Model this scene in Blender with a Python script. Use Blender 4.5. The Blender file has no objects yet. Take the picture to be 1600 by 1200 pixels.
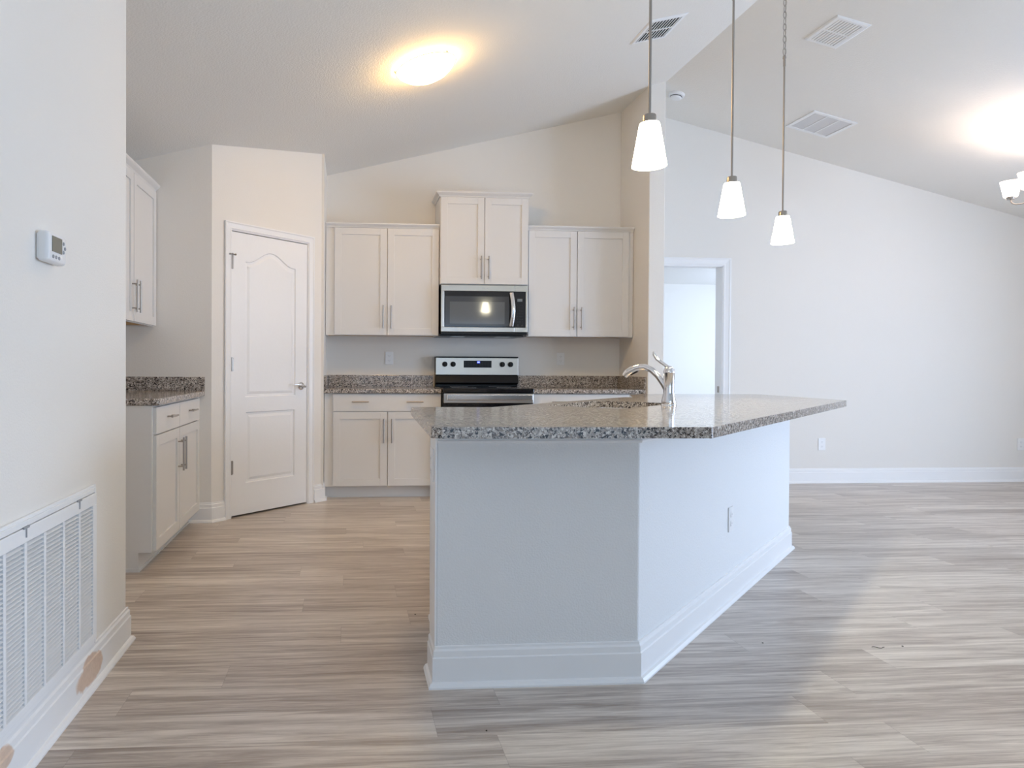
import bpy, bmesh, math, random
from mathutils import Vector, Matrix
random.seed(7)
sc = bpy.context.scene
COL = sc.collection
# ------------------------------------------------------------------ camera
CAM_H = 1.10
FPX, PX, PY = 1076.9, 623.3, 583.5
YAW, PITCH, ROLL = 0.073273, -0.010257, 0.0049658
fw = Vector((math.sin(YAW)*math.cos(PITCH), math.cos(YAW)*math.cos(PITCH), math.sin(PITCH)))
r0 = Vector((math.cos(YAW), -math.sin(YAW), 0)); u0 = r0.cross(fw)
rr = math.cos(ROLL)*r0 + math.sin(ROLL)*u0
uu = -math.sin(ROLL)*r0 + math.cos(ROLL)*u0
cd = bpy.data.cameras.new('camera'); cam = bpy.data.objects.new('camera', cd); COL.objects.link(cam)
cam.matrix_world = Matrix(((rr.x, uu.x, -fw.x, 0), (rr.y, uu.y, -fw.y, 0), (rr.z, uu.z, -fw.z, CAM_H), (0, 0, 0, 1)))
cd.sensor_width = 36.0; cd.lens = FPX/1600*36
cd.shift_x = (800-PX)/1600; cd.shift_y = (PY-600)/1600
cd.clip_start = 0.05
sc.camera = cam
# ------------------------------------------------------------------ world, exposure, daylight
sc.view_settings.view_transform = 'Standard'; sc.view_settings.look = 'None'
sc.view_settings.gamma = 1.0; sc.view_settings.exposure = -0.05
LIGHT = dict(sky=2.15, side=228, rear=20, bed=110, bowl=56, shade=21, bulb=15, chand=8.0, chbulb=2.0)
DAY = (0.61, 0.745, 1.0); WARM = (1.0, 0.92, 0.66); BOWL = (1.0, 0.60, 0.20); CHAN = (1.0, 0.79, 0.66)
w = bpy.data.worlds.new('sky'); sc.world = w; w.use_nodes = True
bg = w.node_tree.nodes['Background']; bg.inputs[0].default_value = (0.46, 0.70, 0.96, 1); bg.inputs[1].default_value = LIGHT['sky']
sc.cycles.max_bounces = 12; sc.cycles.diffuse_bounces = 8
sc.cycles.sample_clamp_indirect = 6.0

def area(name, loc, target, sx, sy, power, color):
    l = bpy.data.lights.new(name, 'AREA'); l.shape = 'RECTANGLE'; l.size = sx; l.size_y = sy
    l.energy = power; l.color = color
    o = bpy.data.objects.new(name, l); COL.objects.link(o); o.location = loc
    o.rotation_euler = (Vector(target)-Vector(loc)).to_track_quat('-Z', 'Y').to_euler()
    return o
XR = 7.07; YB = 6.30; YR = -4.5; XL = -0.875
# daylight coming in at the sliding door, the rear window and the bedroom window (openings built below)
area('daylight_sliding_door', (XR+0.16, 2.2, 1.12), (0, 2.2, 1.12), 3.0, 2.0, LIGHT['side'], DAY)
area('daylight_rear_window', (2.0, YR-0.16, 1.1), (2.0, 0, 1.1), 3.4, 1.95, LIGHT['rear'], DAY)
area('daylight_bedroom_window', (XR+0.16, 8.6, 1.4), (0, 8.6, 1.4), 1.8, 1.5, LIGHT['bed'], DAY)

# ------------------------------------------------------------------ materials
def nt(name):
    m = bpy.data.materials.new(name); m.use_nodes = True
    t = m.node_tree; return m, t.nodes, t.links, t.nodes['Principled BSDF']
def mat(name, col, rough=0.5, metal=0.0, spec=0.5, bump=None, emit=None, estr=0.0, coat=0.0):
    m, N, L, b = nt(name)
    b.inputs['Base Color'].default_value = (*col, 1); b.inputs['Roughness'].default_value = rough
    b.inputs['Metallic'].default_value = metal; b.inputs['Specular IOR Level'].default_value = spec
    b.inputs['Coat Weight'].default_value = coat
    if emit: b.inputs['Emission Color'].default_value = (*emit, 1); b.inputs['Emission Strength'].default_value = estr
    tc = N.new('ShaderNodeTexCoord'); n = N.new('ShaderNodeTexNoise')
    L.new(tc.outputs['Object'], n.inputs['Vector'])
    sc_, st, det = bump or (60, 0.01, 2)
    n.inputs['Scale'].default_value = sc_; n.inputs['Detail'].default_value = det
    bp = N.new('ShaderNodeBump'); bp.inputs['Strength'].default_value = st; bp.inputs['Distance'].default_value = 0.01
    L.new(n.outputs['Fac'], bp.inputs['Height']); L.new(bp.outputs['Normal'], b.inputs['Normal'])
    return m
M = {}
M['wall'] = mat('painted_drywall', (0.81, 0.785, 0.742), 0.75, bump=(170, 0.10, 2), spec=0.3)
M['ceil'] = mat('textured_ceiling', (0.81, 0.795, 0.76), 0.85, bump=(95, 0.28, 4), spec=0.2)
M['island'] = mat('textured_island_drywall', (0.78, 0.785, 0.785), 0.75, bump=(150, 0.22, 3), spec=0.3)
M['trim'] = mat('white_semigloss_trim', (0.86, 0.86, 0.86), 0.35)
M['door'] = mat('white_molded_door', (0.86, 0.86, 0.86), 0.42, bump=(45, 0.05, 5))
M['cab'] = mat('white_cabinet_paint', (0.735, 0.725, 0.71), 0.38)
M['cabin'] = mat('raw_cabinet_underside', (0.50, 0.30, 0.10), 0.6)
M['dark'] = mat('pantry_gap_shade', (0.02, 0.02, 0.02), 0.8)  # near-black colour for the shade behind the pantry door
M['black'] = mat('black_enamel', (0.008, 0.008, 0.009), 0.30, spec=0.25)
M['glassblack'] = mat('black_glass', (0.01, 0.01, 0.012), 0.05, spec=0.7)
M['mwglass'] = mat('microwave_window_glass', (0.10, 0.105, 0.11), 0.08, spec=1.0, coat=0.6)
M['mwband'] = mat('smoked_glass_border', (0.045, 0.048, 0.055), 0.12, spec=0.8)
M['steel'] = mat('brushed_stainless', (0.54, 0.515, 0.48), 0.30, metal=1.0, bump=(300, 0.01, 2))
M['steelpol'] = mat('polished_stainless', (0.75, 0.74, 0.73), 0.18, metal=1.0)
M['chrome'] = mat('chrome', (0.82, 0.82, 0.84), 0.08, metal=1.0)
M['nickel'] = mat('brushed_nickel', (0.42, 0.385, 0.35), 0.32, metal=1.0)
M['hinge'] = mat('satin_nickel_hinge', (0.34, 0.30, 0.26), 0.35, metal=1.0)
M['plastic'] = mat('white_plastic', (0.85, 0.85, 0.85), 0.35)
M['grey'] = mat('grey_plastic', (0.35, 0.36, 0.38), 0.5)
M['ventwhite'] = mat('white_enamelled_metal', (0.84, 0.85, 0.86), 0.4)
M['ventshadow'] = mat('duct_shade', (0.06, 0.06, 0.065), 0.9)  # near-black standing in for shade inside vents and slots
M['filter'] = mat('grey_filter_mesh', (0.68, 0.68, 0.69), 0.9, bump=(500, 0.2, 2))
M['lcd'] = mat('lcd_screen', (0.20, 0.19, 0.15), 0.3)
M['bluelcd'] = mat('blue_clock_display', (0.02, 0.03, 0.3), 0.3, emit=(0.10, 0.13, 1.0), estr=1.2)
M['digits'] = mat('clock_digits', (0.6, 0.7, 1), 0.3, emit=(0.6, 0.75, 1.0), estr=2.0)
M['greylcd'] = mat('grey_display', (0.16, 0.18, 0.19), 0.3)
M['keys'] = mat('keypad_print', (0.05, 0.05, 0.05), 0.5)
M['shade'] = mat('lit_frosted_glass', (0.9, 0.9, 0.88), 0.4, emit=WARM, estr=LIGHT['shade'])
M['chshade'] = mat('lit_frosted_chandelier_glass', (0.9, 0.9, 0.88), 0.4, emit=CHAN, estr=LIGHT['chand'])
M['bowl'] = mat('lit_frosted_bowl', (0.9, 0.9, 0.88), 0.4, emit=BOWL, estr=LIGHT['bowl'])
M['debris'] = mat('dark_debris', (0.05, 0.04, 0.03), 0.8)

def baseboard_mat():
    m, N, L, b = nt('white_baseboard_with_bare_patches')
    b.inputs['Roughness'].default_value = 0.38
    tc = N.new('ShaderNodeTexCoord')
    def blob(cy, cz, ry, rz):
        mp = N.new('ShaderNodeMapping'); mp.vector_type = 'POINT'
        L.new(tc.outputs['Object'], mp.inputs[0])
        mp.inputs['Location'].default_value = (0, -cy/ry, -cz/rz); mp.inputs['Scale'].default_value = (0, 1/ry, 1/rz)
        n = N.new('ShaderNodeTexNoise'); n.inputs['Scale'].default_value = 14; n.inputs['Detail'].default_value = 4
        L.new(tc.outputs['Object'], n.inputs['Vector'])
        ln = N.new('ShaderNodeVectorMath'); ln.operation = 'LENGTH'; L.new(mp.outputs[0], ln.inputs[0])
        a = N.new('ShaderNodeMath'); a.operation = 'MULTIPLY_ADD'; L.new(n.outputs['Fac'], a.inputs[0]); a.inputs[1].default_value = 0.9
        L.new(ln.outputs['Value'], a.inputs[2])
        r = N.new('ShaderNodeMapRange'); L.new(a.outputs[0], r.inputs[0]); r.inputs[1].default_value = 1.28; r.inputs[2].default_value = 1.42
        r.inputs[3].default_value = 1; r.inputs[4].default_value = 0
        return r.outputs[0]
    a = blob(2.38, 0.068, 0.12, 0.055); c = blob(1.80, 0.10, 0.05, 0.03)
    mx = N.new('ShaderNodeMath'); mx.operation = 'MAXIMUM'; L.new(a, mx.inputs[0]); L.new(c, mx.inputs[1])
    wn = N.new('ShaderNodeTexNoise'); wn.inputs['Scale'].default_value = 30; wn.inputs['Distortion'].default_value = 2
    L.new(tc.outputs['Object'], wn.inputs['Vector'])
    wr = N.new('ShaderNodeValToRGB'); L.new(wn.outputs['Fac'], wr.inputs[0])
    wr.color_ramp.elements[0].color = (0.60, 0.44, 0.34, 1); wr.color_ramp.elements[1].color = (0.76, 0.60, 0.48, 1)
    mix = N.new('ShaderNodeMix'); mix.data_type = 'RGBA'
    L.new(mx.outputs[0], mix.inputs['Factor']); mix.inputs['A'].default_value = (0.86, 0.86, 0.86, 1)
    L.new(wr.outputs[0], mix.inputs['B']); L.new(mix.outputs['Result'], b.inputs['Base Color'])
    return m
M['base_left'] = baseboard_mat()

def granite():
    m, N, L, b = nt('speckled_granite')
    tc = N.new('ShaderNodeTexCoord')
    n0 = N.new('ShaderNodeTexNoise'); n0.inputs['Scale'].default_value = 60; L.new(tc.outputs['Object'], n0.inputs['Vector'])
    mxv = N.new('ShaderNodeMix'); mxv.data_type = 'VECTOR'; mxv.inputs['Factor'].default_value = 0.012
    L.new(tc.outputs['Object'], mxv.inputs['A']); L.new(n0.outputs['Color'], mxv.inputs['B'])
    def vor(scale, stops):
        v = N.new('ShaderNodeTexVoronoi'); v.inputs['Scale'].default_value = scale
        L.new(mxv.outputs['Result'], v.inputs['Vector'])
        s = N.new('ShaderNodeSeparateColor'); L.new(v.outputs['Color'], s.inputs[0])
        r = N.new('ShaderNodeValToRGB'); r.color_ramp.interpolation = 'CONSTANT'
        e = r.color_ramp.elements
        e[0].position = stops[0][0]; e[0].color = (*stops[0][1], 1)
        e[1].position = stops[1][0]; e[1].color = (*stops[1][1], 1)
        for p, c in stops[2:]:
            q = e.new(p); q.color = (*c, 1)
        L.new(s.outputs[0], r.inputs[0]); return r.outputs[0], s.outputs[1]
    A, fa = vor(135, [(0, (0.018, 0.016, 0.016)), (0.20, (0.13, 0.105, 0.09)), (0.34, (0.27, 0.225, 0.19)), (0.50, (0.47, 0.42, 0.37)), (0.72, (0.68, 0.64, 0.59)), (0.86, (0.34, 0.30, 0.265))])
    B, fb = vor(280, [(0, (0.05, 0.045, 0.045)), (0.16, (0.38, 0.34, 0.31)), (0.5, (0.58, 0.54, 0.50)), (0.8, (0.26, 0.23, 0.21))])
    mix = N.new('ShaderNodeMix'); mix.data_type = 'RGBA'
    g = N.new('ShaderNodeMath'); g.operation = 'GREATER_THAN'; L.new(fb, g.inputs[0]); g.inputs[1].default_value = 0.66
    L.new(g.outputs[0], mix.inputs['Factor']); L.new(A, mix.inputs['A']); L.new(B, mix.inputs['B'])
    L.new(mix.outputs['Result'], b.inputs['Base Color'])
    b.inputs['Roughness'].default_value = 0.12; b.inputs['Specular IOR Level'].default_value = 0.42
    return m
M['granite'] = granite()

def planks():
    m, N, L, b = nt('vinyl_plank_floor')
    tc = N.new('ShaderNodeTexCoord'); sp = N.new('ShaderNodeSeparateXYZ'); L.new(tc.outputs['Object'], sp.inputs[0])
    def mth(op, a, c=None, d=None):
        n = N.new('ShaderNodeMath'); n.operation = op
        for i, v in enumerate((a, c, d)):
            if v is None: continue
            if isinstance(v, (int, float)): n.inputs[i].default_value = v
            else: L.new(v, n.inputs[i])
        return n.outputs[0]
    W, LEN = 0.178, 1.22
    yr = mth('DIVIDE', mth('ADD', sp.outputs[1], 0.114), W)
    row = mth('FLOOR', yr); fy = mth('FRACT', yr)
    wn = N.new('ShaderNodeTexWhiteNoise'); wn.noise_dimensions = '1D'; L.new(row, wn.inputs['W'])
    xs = mth('ADD', mth('DIVIDE', sp.outputs[0], LEN), mth('MULTIPLY', wn.outputs['Value'], 7.0))
    colm = mth('FLOOR', xs); fx = mth('FRACT', xs)
    cb = N.new('ShaderNodeCombineXYZ'); L.new(row, cb.inputs[0]); L.new(colm, cb.inputs[1])
    w2 = N.new('ShaderNodeTexWhiteNoise'); w2.noise_dimensions = '2D'; L.new(cb.outputs[0], w2.inputs['Vector'])
    rnd = w2.outputs['Value']
    def streak(sx, sy, det, rough, dist, off):
        c = N.new('ShaderNodeCombineXYZ')
        L.new(mth('MULTIPLY_ADD', rnd, 53.0+off, mth('MULTIPLY', sp.outputs[0], sx)), c.inputs[0])
        L.new(mth('MULTIPLY', sp.outputs[1], sy), c.inputs[1]); L.new(mth('MULTIPLY', rnd, 31.0), c.inputs[2])
        n = N.new('ShaderNodeTexNoise'); n.inputs['Scale'].default_value = 1; n.inputs['Detail'].default_value = det
        n.inputs['Roughness'].default_value = rough; n.inputs['Distortion'].default_value = dist
        L.new(c.outputs[0], n.inputs['Vector']); return n.outputs['Fac']
    s1 = streak(1.6, 34, 5, 0.65, 1.2, 0); s2 = streak(9, 170, 5, 0.75, 0.6, 9); s3 = streak(0.9, 11, 3, 0.5, 0.8, 4)
    v = mth('ADD', mth('MULTIPLY', s1, 0.55), mth('MULTIPLY', s2, 0.22))
    v = mth('ADD', v, mth('MULTIPLY', s3, 0.30))
    v = mth('MULTIPLY_ADD', mth('SUBTRACT', v, 0.535), 1.45, 0.52)
    v = mth('ADD', v, mth('MULTIPLY', mth('SUBTRACT', rnd, 0.5), 0.10))
    r = N.new('ShaderNodeValToRGB'); L.new(v, r.inputs[0]); e = r.color_ramp.elements
    e[0].position = 0.30; e[0].color = (0.27, 0.212, 0.175, 1); e[1].position = 0.76; e[1].color = (0.74, 0.67, 0.60, 1)
    for p, c in ((0.44, (0.39, 0.33, 0.285)), (0.54, (0.52, 0.457, 0.40)), (0.64, (0.63, 0.567, 0.503))):
        q = e.new(p); q.color = (*c, 1)
    # seams
    ey = mth('MINIMUM', fy, mth('SUBTRACT', 1.0, fy)); ex = mth('MULTIPLY', mth('MINIMUM', fx, mth('SUBTRACT', 1.0, fx)), LEN/W)
    ed = mth('MINIMUM', ey, ex); seam = mth('LESS_THAN', ed, 0.006)
    mix = N.new('ShaderNodeMix'); mix.data_type = 'RGBA'
    L.new(mth('MULTIPLY', seam, 0.25), mix.inputs['Factor']); L.new(r.outputs[0], mix.inputs['A']); mix.inputs['B'].default_value = (0.10, 0.08, 0.07, 1)
    L.new(mix.outputs['Result'], b.inputs['Base Color'])
    b.inputs['Roughness'].default_value = 0.30; b.inputs['Specular IOR Level'].default_value = 0.6
    bp = N.new('ShaderNodeBump'); bp.inputs['Strength'].default_value = 0.08; bp.inputs['Distance'].default_value = 0.003
    L.new(s2, bp.inputs['Height']); L.new(bp.outputs['Normal'], b.inputs['Normal'])
    return m
M['floor'] = planks()

# ------------------------------------------------------------------ geometry helpers
class Mesh:
    """collects shapes in a bmesh and links them as one object"""
    def __init__(s): s.b = bmesh.new(); s.mi = 0
    def _f(s, vs):
        try:
            f = s.b.faces.new(vs); f.material_index = s.mi; return f
        except ValueError: return None
    def box(s, x0, x1, y0, y1, z0, z1):
        v = [s.b.verts.new(p) for p in ((x0,y0,z0),(x1,y0,z0),(x1,y1,z0),(x0,y1,z0),(x0,y0,z1),(x1,y0,z1),(x1,y1,z1),(x0,y1,z1))]
        for q in ((3,2,1,0),(4,5,6,7),(0,1,5,4),(1,2,6,5),(2,3,7,6),(3,0,4,7)): s._f([v[i] for i in q])
        return s
    def prism(s, pts, d0, d1, axis='z'):
        def P(a, c, d): return (a, c, d) if axis == 'z' else ((a, d, c) if axis == 'y' else (d, a, c))
        A = [s.b.verts.new(P(p[0], p[1], d0)) for p in pts]; B = [s.b.verts.new(P(p[0], p[1], d1)) for p in pts]
        n = len(pts)
        fs = [s._f(A[::-1]), s._f(B)]
        for i in range(n): fs.append(s._f([A[i], A[(i+1) % n], B[(i+1) % n], B[i]]))
        bmesh.ops.recalc_face_normals(s.b, faces=[f for f in fs if f])
        return s
    def rings(s, rings, cap=True, closed=True):
        R = [[s.b.verts.new(p) for p in r] for r in rings]; fs = []
        n = len(R[0])
        for a, c in zip(R, R[1:]):
            for i in range(n if closed else n-1): fs.append(s._f([a[i], a[(i+1) % n], c[(i+1) % n], c[i]]))
        if cap: fs += [s._f(R[0][::-1]), s._f(R[-1])]
        bmesh.ops.recalc_face_normals(s.b, faces=[f for f in fs if f]); return s
    def lathe(s, prof, c=(0,0,0), seg=32, axis=(0,0,1), cap=False):
        q = Vector((0,0,1)).rotation_difference(Vector(axis)); c = Vector(c)
        rs = [[c + q @ Vector((r*math.cos(2*math.pi*i/seg), r*math.sin(2*math.pi*i/seg), z)) for i in range(seg)] for r, z in prof]
        return s.rings(rs, cap)
    def cyl(s, a, c, r, seg=16, r2=None):
        a = Vector(a); c = Vector(c); d = c-a
        return s.lathe([(r, 0), (r if r2 is None else r2, d.length)], a, seg, d.normalized(), True)
    def tube(s, pts, r, seg=12, closed=False, flat=1.0):
        pts = [Vector(p) for p in pts]; n = len(pts); rs = []
        up = None
        for i, p in enumerate(pts):
            if closed: t = pts[(i+1) % n]-pts[i-1]
            else: t = pts[min(i+1, n-1)]-pts[max(i-1, 0)]
            t.normalize()
            if up is None:
                up = Vector((0,0,1)) if abs(t.z) < 0.9 else Vector((1,0,0))
            a = t.cross(up)
            if a.length < 1e-4: a = t.orthogonal()
            a.normalize(); up = a.cross(t).normalized()
            ri = r[i] if isinstance(r, (list, tuple)) else r
            rs.append([p + a*ri*math.cos(2*math.pi*k/seg) + up*ri*flat*math.sin(2*math.pi*k/seg) for k in range(seg)])
        if closed: rs.append(rs[0])
        return s.rings(rs, not closed)
    def sweep(s, path, prof, side=1, closed=False):
        """profile (out, z) swept along a 2D path with mitred corners; out goes to the right of travel when side=1"""
        n = len(path); rs = []
        P = [Vector(p) for p in path]
        for i in range(n):
            d0 = (P[i]-P[i-1]).normalized() if (i > 0 or closed) else None
            d1 = (P[(i+1) % n]-P[i]).normalized() if (i < n-1 or closed) else None
            if d0 is None: d0 = d1
            if d1 is None: d1 = d0
            n0 = Vector((d0.y, -d0.x)); n1 = Vector((d1.y, -d1.x)); m = (n0+n1)
            m = m/(1+n0.dot(n1)) * side
            rs.append([(P[i].x+m.x*o, P[i].y+m.y*o, z) for o, z in prof])
        if closed: rs.append(rs[0])
        return s.rings(rs, not closed)
    def build(s, name, mats, parent=None, loc=None, rotz=0, bevel=0, seg=2, smooth=False, kind=None, label=None):
        me = bpy.data.meshes.new(name); s.b.normal_update(); s.b.to_mesh(me); s.b.free()
        if not isinstance(mats, (list, tuple)): mats = [mats]
        for m in mats: me.materials.append(M[m])
        o = bpy.data.objects.new(name, me); COL.objects.link(o)
        if parent: o.parent = parent
        if loc: o.location = loc
        o.rotation_euler = (0, 0, rotz)
        if smooth:
            for p in me.polygons: p.use_smooth = True
            e = o.modifiers.new('edges', 'EDGE_SPLIT'); e.split_angle = math.radians(40)
        if bevel:
            b = o.modifiers.new('bevel', 'BEVEL'); b.width = bevel; b.segments = seg; b.limit_method = 'ANGLE'; b.angle_limit = math.radians(35)
        if kind: o['kind'] = kind
        if label: o['label'] = label
        return o
def struct(name, m, mats, **k): return m.build(name, mats, kind='structure', **k)
def tag(o, label, cat, group=None):
    o['label'] = label; o['category'] = cat
    if group: o['group'] = group
    return o
def thing(name, label, cat, loc, rotz=0, group=None):
    o = bpy.data.objects.new(name, None); COL.objects.link(o); o.location = loc; o.rotation_euler = (0, 0, rotz)
    o.empty_display_size = 0.1
    return tag(o, label, cat, group)
def copy_tree(o, parent=None):
    c = o.copy(); COL.objects.link(c)
    if parent: c.parent = parent
    for ch in [x for x in list(bpy.data.objects) if x.parent == o]: copy_tree(ch, c)
    return c
def frame_box(m, x0, x1, z0, z1, w, y0, y1):
    m.box(x0, x0+w, y0, y1, z0, z1); m.box(x1-w, x1, y0, y1, z0, z1)
    m.box(x0+w, x1-w, y0, y1, z0, z0+w); m.box(x0+w, x1-w, y0, y1, z1-w, z1)

# ------------------------------------------------------------------ the room
KA, KB = 2.873, 0.242           # kitchen ceiling z = KA + KB*x
RX = 2.674; RZ = KA+KB*RX; GB = -0.2396
def kz(x): return KA+KB*x
def gz(x): return RZ+GB*(x-RX)
D = math.sqrt(0.5)
PXc, PYc = -0.955, 4.908        # near corner of the diagonal pantry wall
PEX, PEY = PXc+1.066*D, PYc+1.066*D

m = Mesh(); m.box(-1.9, XR+0.12, YR-0.12, 10.9, -0.08, 0.0); struct('floor', m, 'floor')
m = Mesh(); m.prism([(-1.9, kz(-1.9)), (RX, RZ), (XR+0.12, gz(XR+0.12)), (XR+0.12, gz(XR+0.12)+0.1), (RX, RZ+0.1), (-1.9, kz(-1.9)+0.1)], YR-0.12, YB+0.12, 'y')
struct('ceiling', m, 'ceil')
e = 0.03
DX0, DX1, DZ = 2.735, 3.535, 2.065          # bedroom doorway
m = Mesh()
m.prism([(-1.75, 0), (DX0, 0), (DX0, gz(DX0)+e), (RX, RZ+e), (-1.75, kz(-1.75)+e)], YB, YB+0.12, 'y')
m.prism([(DX0, DZ), (DX1, DZ), (DX1, gz(DX1)+e), (DX0, gz(DX0)+e)], YB, YB+0.12, 'y')
m.prism([(DX1, 0), (XR, 0), (XR, gz(XR)+e), (DX1, gz(DX1)+e)], YB, YB+0.12, 'y')
struct('wall_back', m, 'wall')
m = Mesh(); m.prism([(-1.75, 0), (XL, 0), (XL, kz(XL)+e), (-1.75, kz(-1.75)+e)], YR, 2.80, 'y'); struct('wall_left', m, 'wall', bevel=0.012, seg=3)
m = Mesh(); m.box(-1.75, -1.63, 2.80, YB, 0, kz(-1.63)+0.02); struct('wall_kitchen_left', m, 'wall')
m = Mesh(); m.prism([(-1.63, 0), (PXc, 0), (PXc, kz(PXc)+e), (-1.63, kz(-1.63)+e)], PYc, PYc+0.11, 'y'); struct('wall_pantry_front', m, 'wall')
# diagonal pantry wall in its own frame (x along wall, y into the pantry)
S0, S1, DH = 0.160, 0.892, 2.075
def kzs(s): return KA+KB*(PXc+s*D)
m = Mesh()
m.prism([(0, 0), (S0, 0), (S0, kzs(S0)+e), (0, kzs(0)+e)], 0, 0.11, 'y')
m.prism([(S0, DH), (S1, DH), (S1, kzs(S1)+e), (S0, kzs(S0)+e)], 0, 0.11, 'y')
m.prism([(S1, 0), (1.066, 0), (1.066, kzs(1.066)+e), (S1, kzs(S1)+e)], 0, 0.11, 'y')
struct('wall_pantry_diagonal', m, 'wall', loc=(PXc, PYc, 0), rotz=math.pi/4)
m = Mesh(); m.prism([(PEX-0.11, 0), (PEX, 0), (PEX, kz(PEX)+e), (PEX-0.11, kz(PEX-0.11)+e)], PEY-0.02, YB, 'y'); struct('wall_pantry_side', m, 'wall')
# wing wall between kitchen and great room
m = Mesh(); m.prism([(2.534, 0), (RX, 0), (RX, RZ+e), (2.534, kz(2.534)+e)], 5.68, YB, 'y'); struct('wall_wing', m, 'wall', bevel=0.008, seg=3)
# right wall with sliding door opening and bedroom window opening
m = Mesh()
OY0, OY1, OZ1 = 0.65, 3.75, 2.12
ztop = gz(XR)+e
m.box(XR, XR+0.12, YR, OY0, 0, ztop); m.box(XR, XR+0.12, OY1, 7.6, 0, ztop); m.box(XR, XR+0.12, OY0, OY1, OZ1, ztop)
m.box(XR, XR+0.12, 7.6, 9.6, 0, 0.6); m.box(XR, XR+0.12, 7.6, 9.6, 2.2, 2.5); m.box(XR, XR+0.12, 9.6, 10.8, 0, 2.5)
struct('wall_right', m, 'wall')
m = Mesh()
WX0, WX1, WZ0, WZ1 = 0.2, 3.8, 0.06, 2.15
def gp(x0, x1, z0):   # wall piece up to the ceiling
    pts = [(x0, z0), (x1, z0), (x1, (gz(x1) if x1 > RX else kz(x1))+e)]
    if x0 < RX < x1: pts.append((RX, RZ+e))
    pts.append((x0, (gz(x0) if x0 > RX else kz(x0))+e)); return pts
m.prism(gp(XL, WX0, 0), YR-0.12, YR, 'y'); m.prism(gp(WX0, WX1, WZ1), YR-0.12, YR, 'y'); m.prism(gp(WX1, XR, 0), YR-0.12, YR, 'y')
m.box(WX0, WX1, YR-0.12, YR, 0, WZ0); struct('wall_rear', m, 'wall')
def wframe(name, pts):                      # frames of the openings the daylight comes in at
    m = Mesh()
    for b in pts: m.box(*b)
    struct(name, m, 'trim')
wframe('door_3', [(XR+0.02, XR+0.09, OY0, OY0+0.06, 0, OZ1), (XR+0.02, XR+0.09, OY1-0.06, OY1, 0, OZ1), (XR+0.02, XR+0.09, OY0, OY1, OZ1-0.06, OZ1), (XR+0.02, XR+0.09, 2.17, 2.25, 0, OZ1-0.06)])
wframe('window_1', [(WX0, WX0+0.05, YR-0.09, YR-0.02, WZ0, WZ1), (WX1-0.05, WX1, YR-0.09, YR-0.02, WZ0, WZ1), (1.97, 2.03, YR-0.09, YR-0.02, WZ0, WZ1), (WX0, WX1, YR-0.09, YR-0.02, WZ0, WZ0+0.05), (WX0, WX1, YR-0.09, YR-0.02, WZ1-0.05, WZ1)])
wframe('window_2', [(XR+0.02, XR+0.09, 7.6, 7.65, 0.6, 2.2), (XR+0.02, XR+0.09, 9.55, 9.6, 0.6, 2.2), (XR+0.02, XR+0.09, 7.6, 9.6, 0.6, 0.65), (XR+0.02, XR+0.09, 7.6, 9.6, 2.15, 2.2)])
# bedroom beyond the doorway
m = Mesh(); m.box(1.9, XR, 10.7, 10.8, 0, 2.5); struct('wall_bedroom_back', m, 'wall')
m = Mesh(); m.box(1.9, 2.0, YB+0.12, 10.7, 0, 2.5); struct('wall_bedroom_left', m, 'wall')
m = Mesh(); m.box(1.9, XR+0.12, YB+0.12, 10.8, 2.44, 2.52); struct('ceiling.001', m, 'ceil')

# baseboards
BP = [(0.0, 0.0), (0.028, 0.0), (0.028, 0.006), (0.022, 0.016), (0.014, 0.020), (0.014, 0.100), (0.0105, 0.104), (0.0105, 0.124), (0.005, 0.130), (0.005, 0.138), (0.0, 0.140)]
def baseb(name, path, side=1, mt='trim', **k):
    m = Mesh(); m.sweep(path, BP, side); return struct(name, m, mt, **k)
baseb('baseboard_left', [(-1.60, 2.80), (XL, 2.80), (XL, YR)][::-1], 1, 'base_left')
baseb('baseboard_back', [(DX1+0.085, YB), (XR, YB)], 1)
baseb('baseboard_wing', [(2.534, 5.71), (2.534, 5.68), (RX, 5.68), (RX, YB)], 1)
baseb('baseboard_pantry_left', [(-1.14, PYc), (PXc, PYc), (PXc+0.104*D, PYc+0.104*D)], 1)
baseb('baseboard_pantry_right', [(PXc+0.956*D, PYc+0.956*D), (PEX, PEY), (PEX, PEY+0.10)], 1)
baseb('baseboard_right', [(XR, YB), (XR, OY1+0.05)], 1)
baseb('baseboard_bedroom', [(2.0, 10.7), (XR, 10.7)], 1)

# casings
CP = [(0, 0), (0.058, 0), (0.058, 0.017), (0.050, 0.019), (0.042, 0.014), (0.016, 0.011), (0.010, 0.013), (0.0, 0.008)]   # (across, out)
def casing(name, x0, x1, top, w, loc, rotz):
    """casing around an opening x0..x1 in the local xz plane, facing -y"""
    m = Mesh(); k = w/0.058
    rs = []
    path = [(x0, 0, -1, 0), (x0, top, -1, 1), (x1, top, 1, 1), (x1, 0, 1, 0)]
    for x, z, sx, sz in path:
        rs.append([(x+sx*a*k, -o, z+sz*a*k) for a, o in CP])
    m.rings(rs)
    # jamb liner inside the opening
    m.box(x0-0.002, x0+0.006, -0.004, 0.112, 0, top); m.box(x1-0.006, x1+0.002, -0.004, 0.112, 0, top); m.box(x0, x1, -0.004, 0.112, top-0.006, top+0.002)
    return struct(name, m, 'trim', loc=loc, rotz=rotz)
casing('trim_1', S0, S1, DH, 0.056, (PXc, PYc, 0), math.pi/4)
casing('trim_2', DX0, DX1, DZ, 0.075, (0, YB, 0), 0)
m = Mesh(); m.box(3.5235, 3.5290, YB+0.035, YB+0.060, 0.865, 0.925); tag(m.build('strike_plate', 'nickel'), 'small metal strike plate on the right jamb of the bedroom doorway', 'strike plate')

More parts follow.
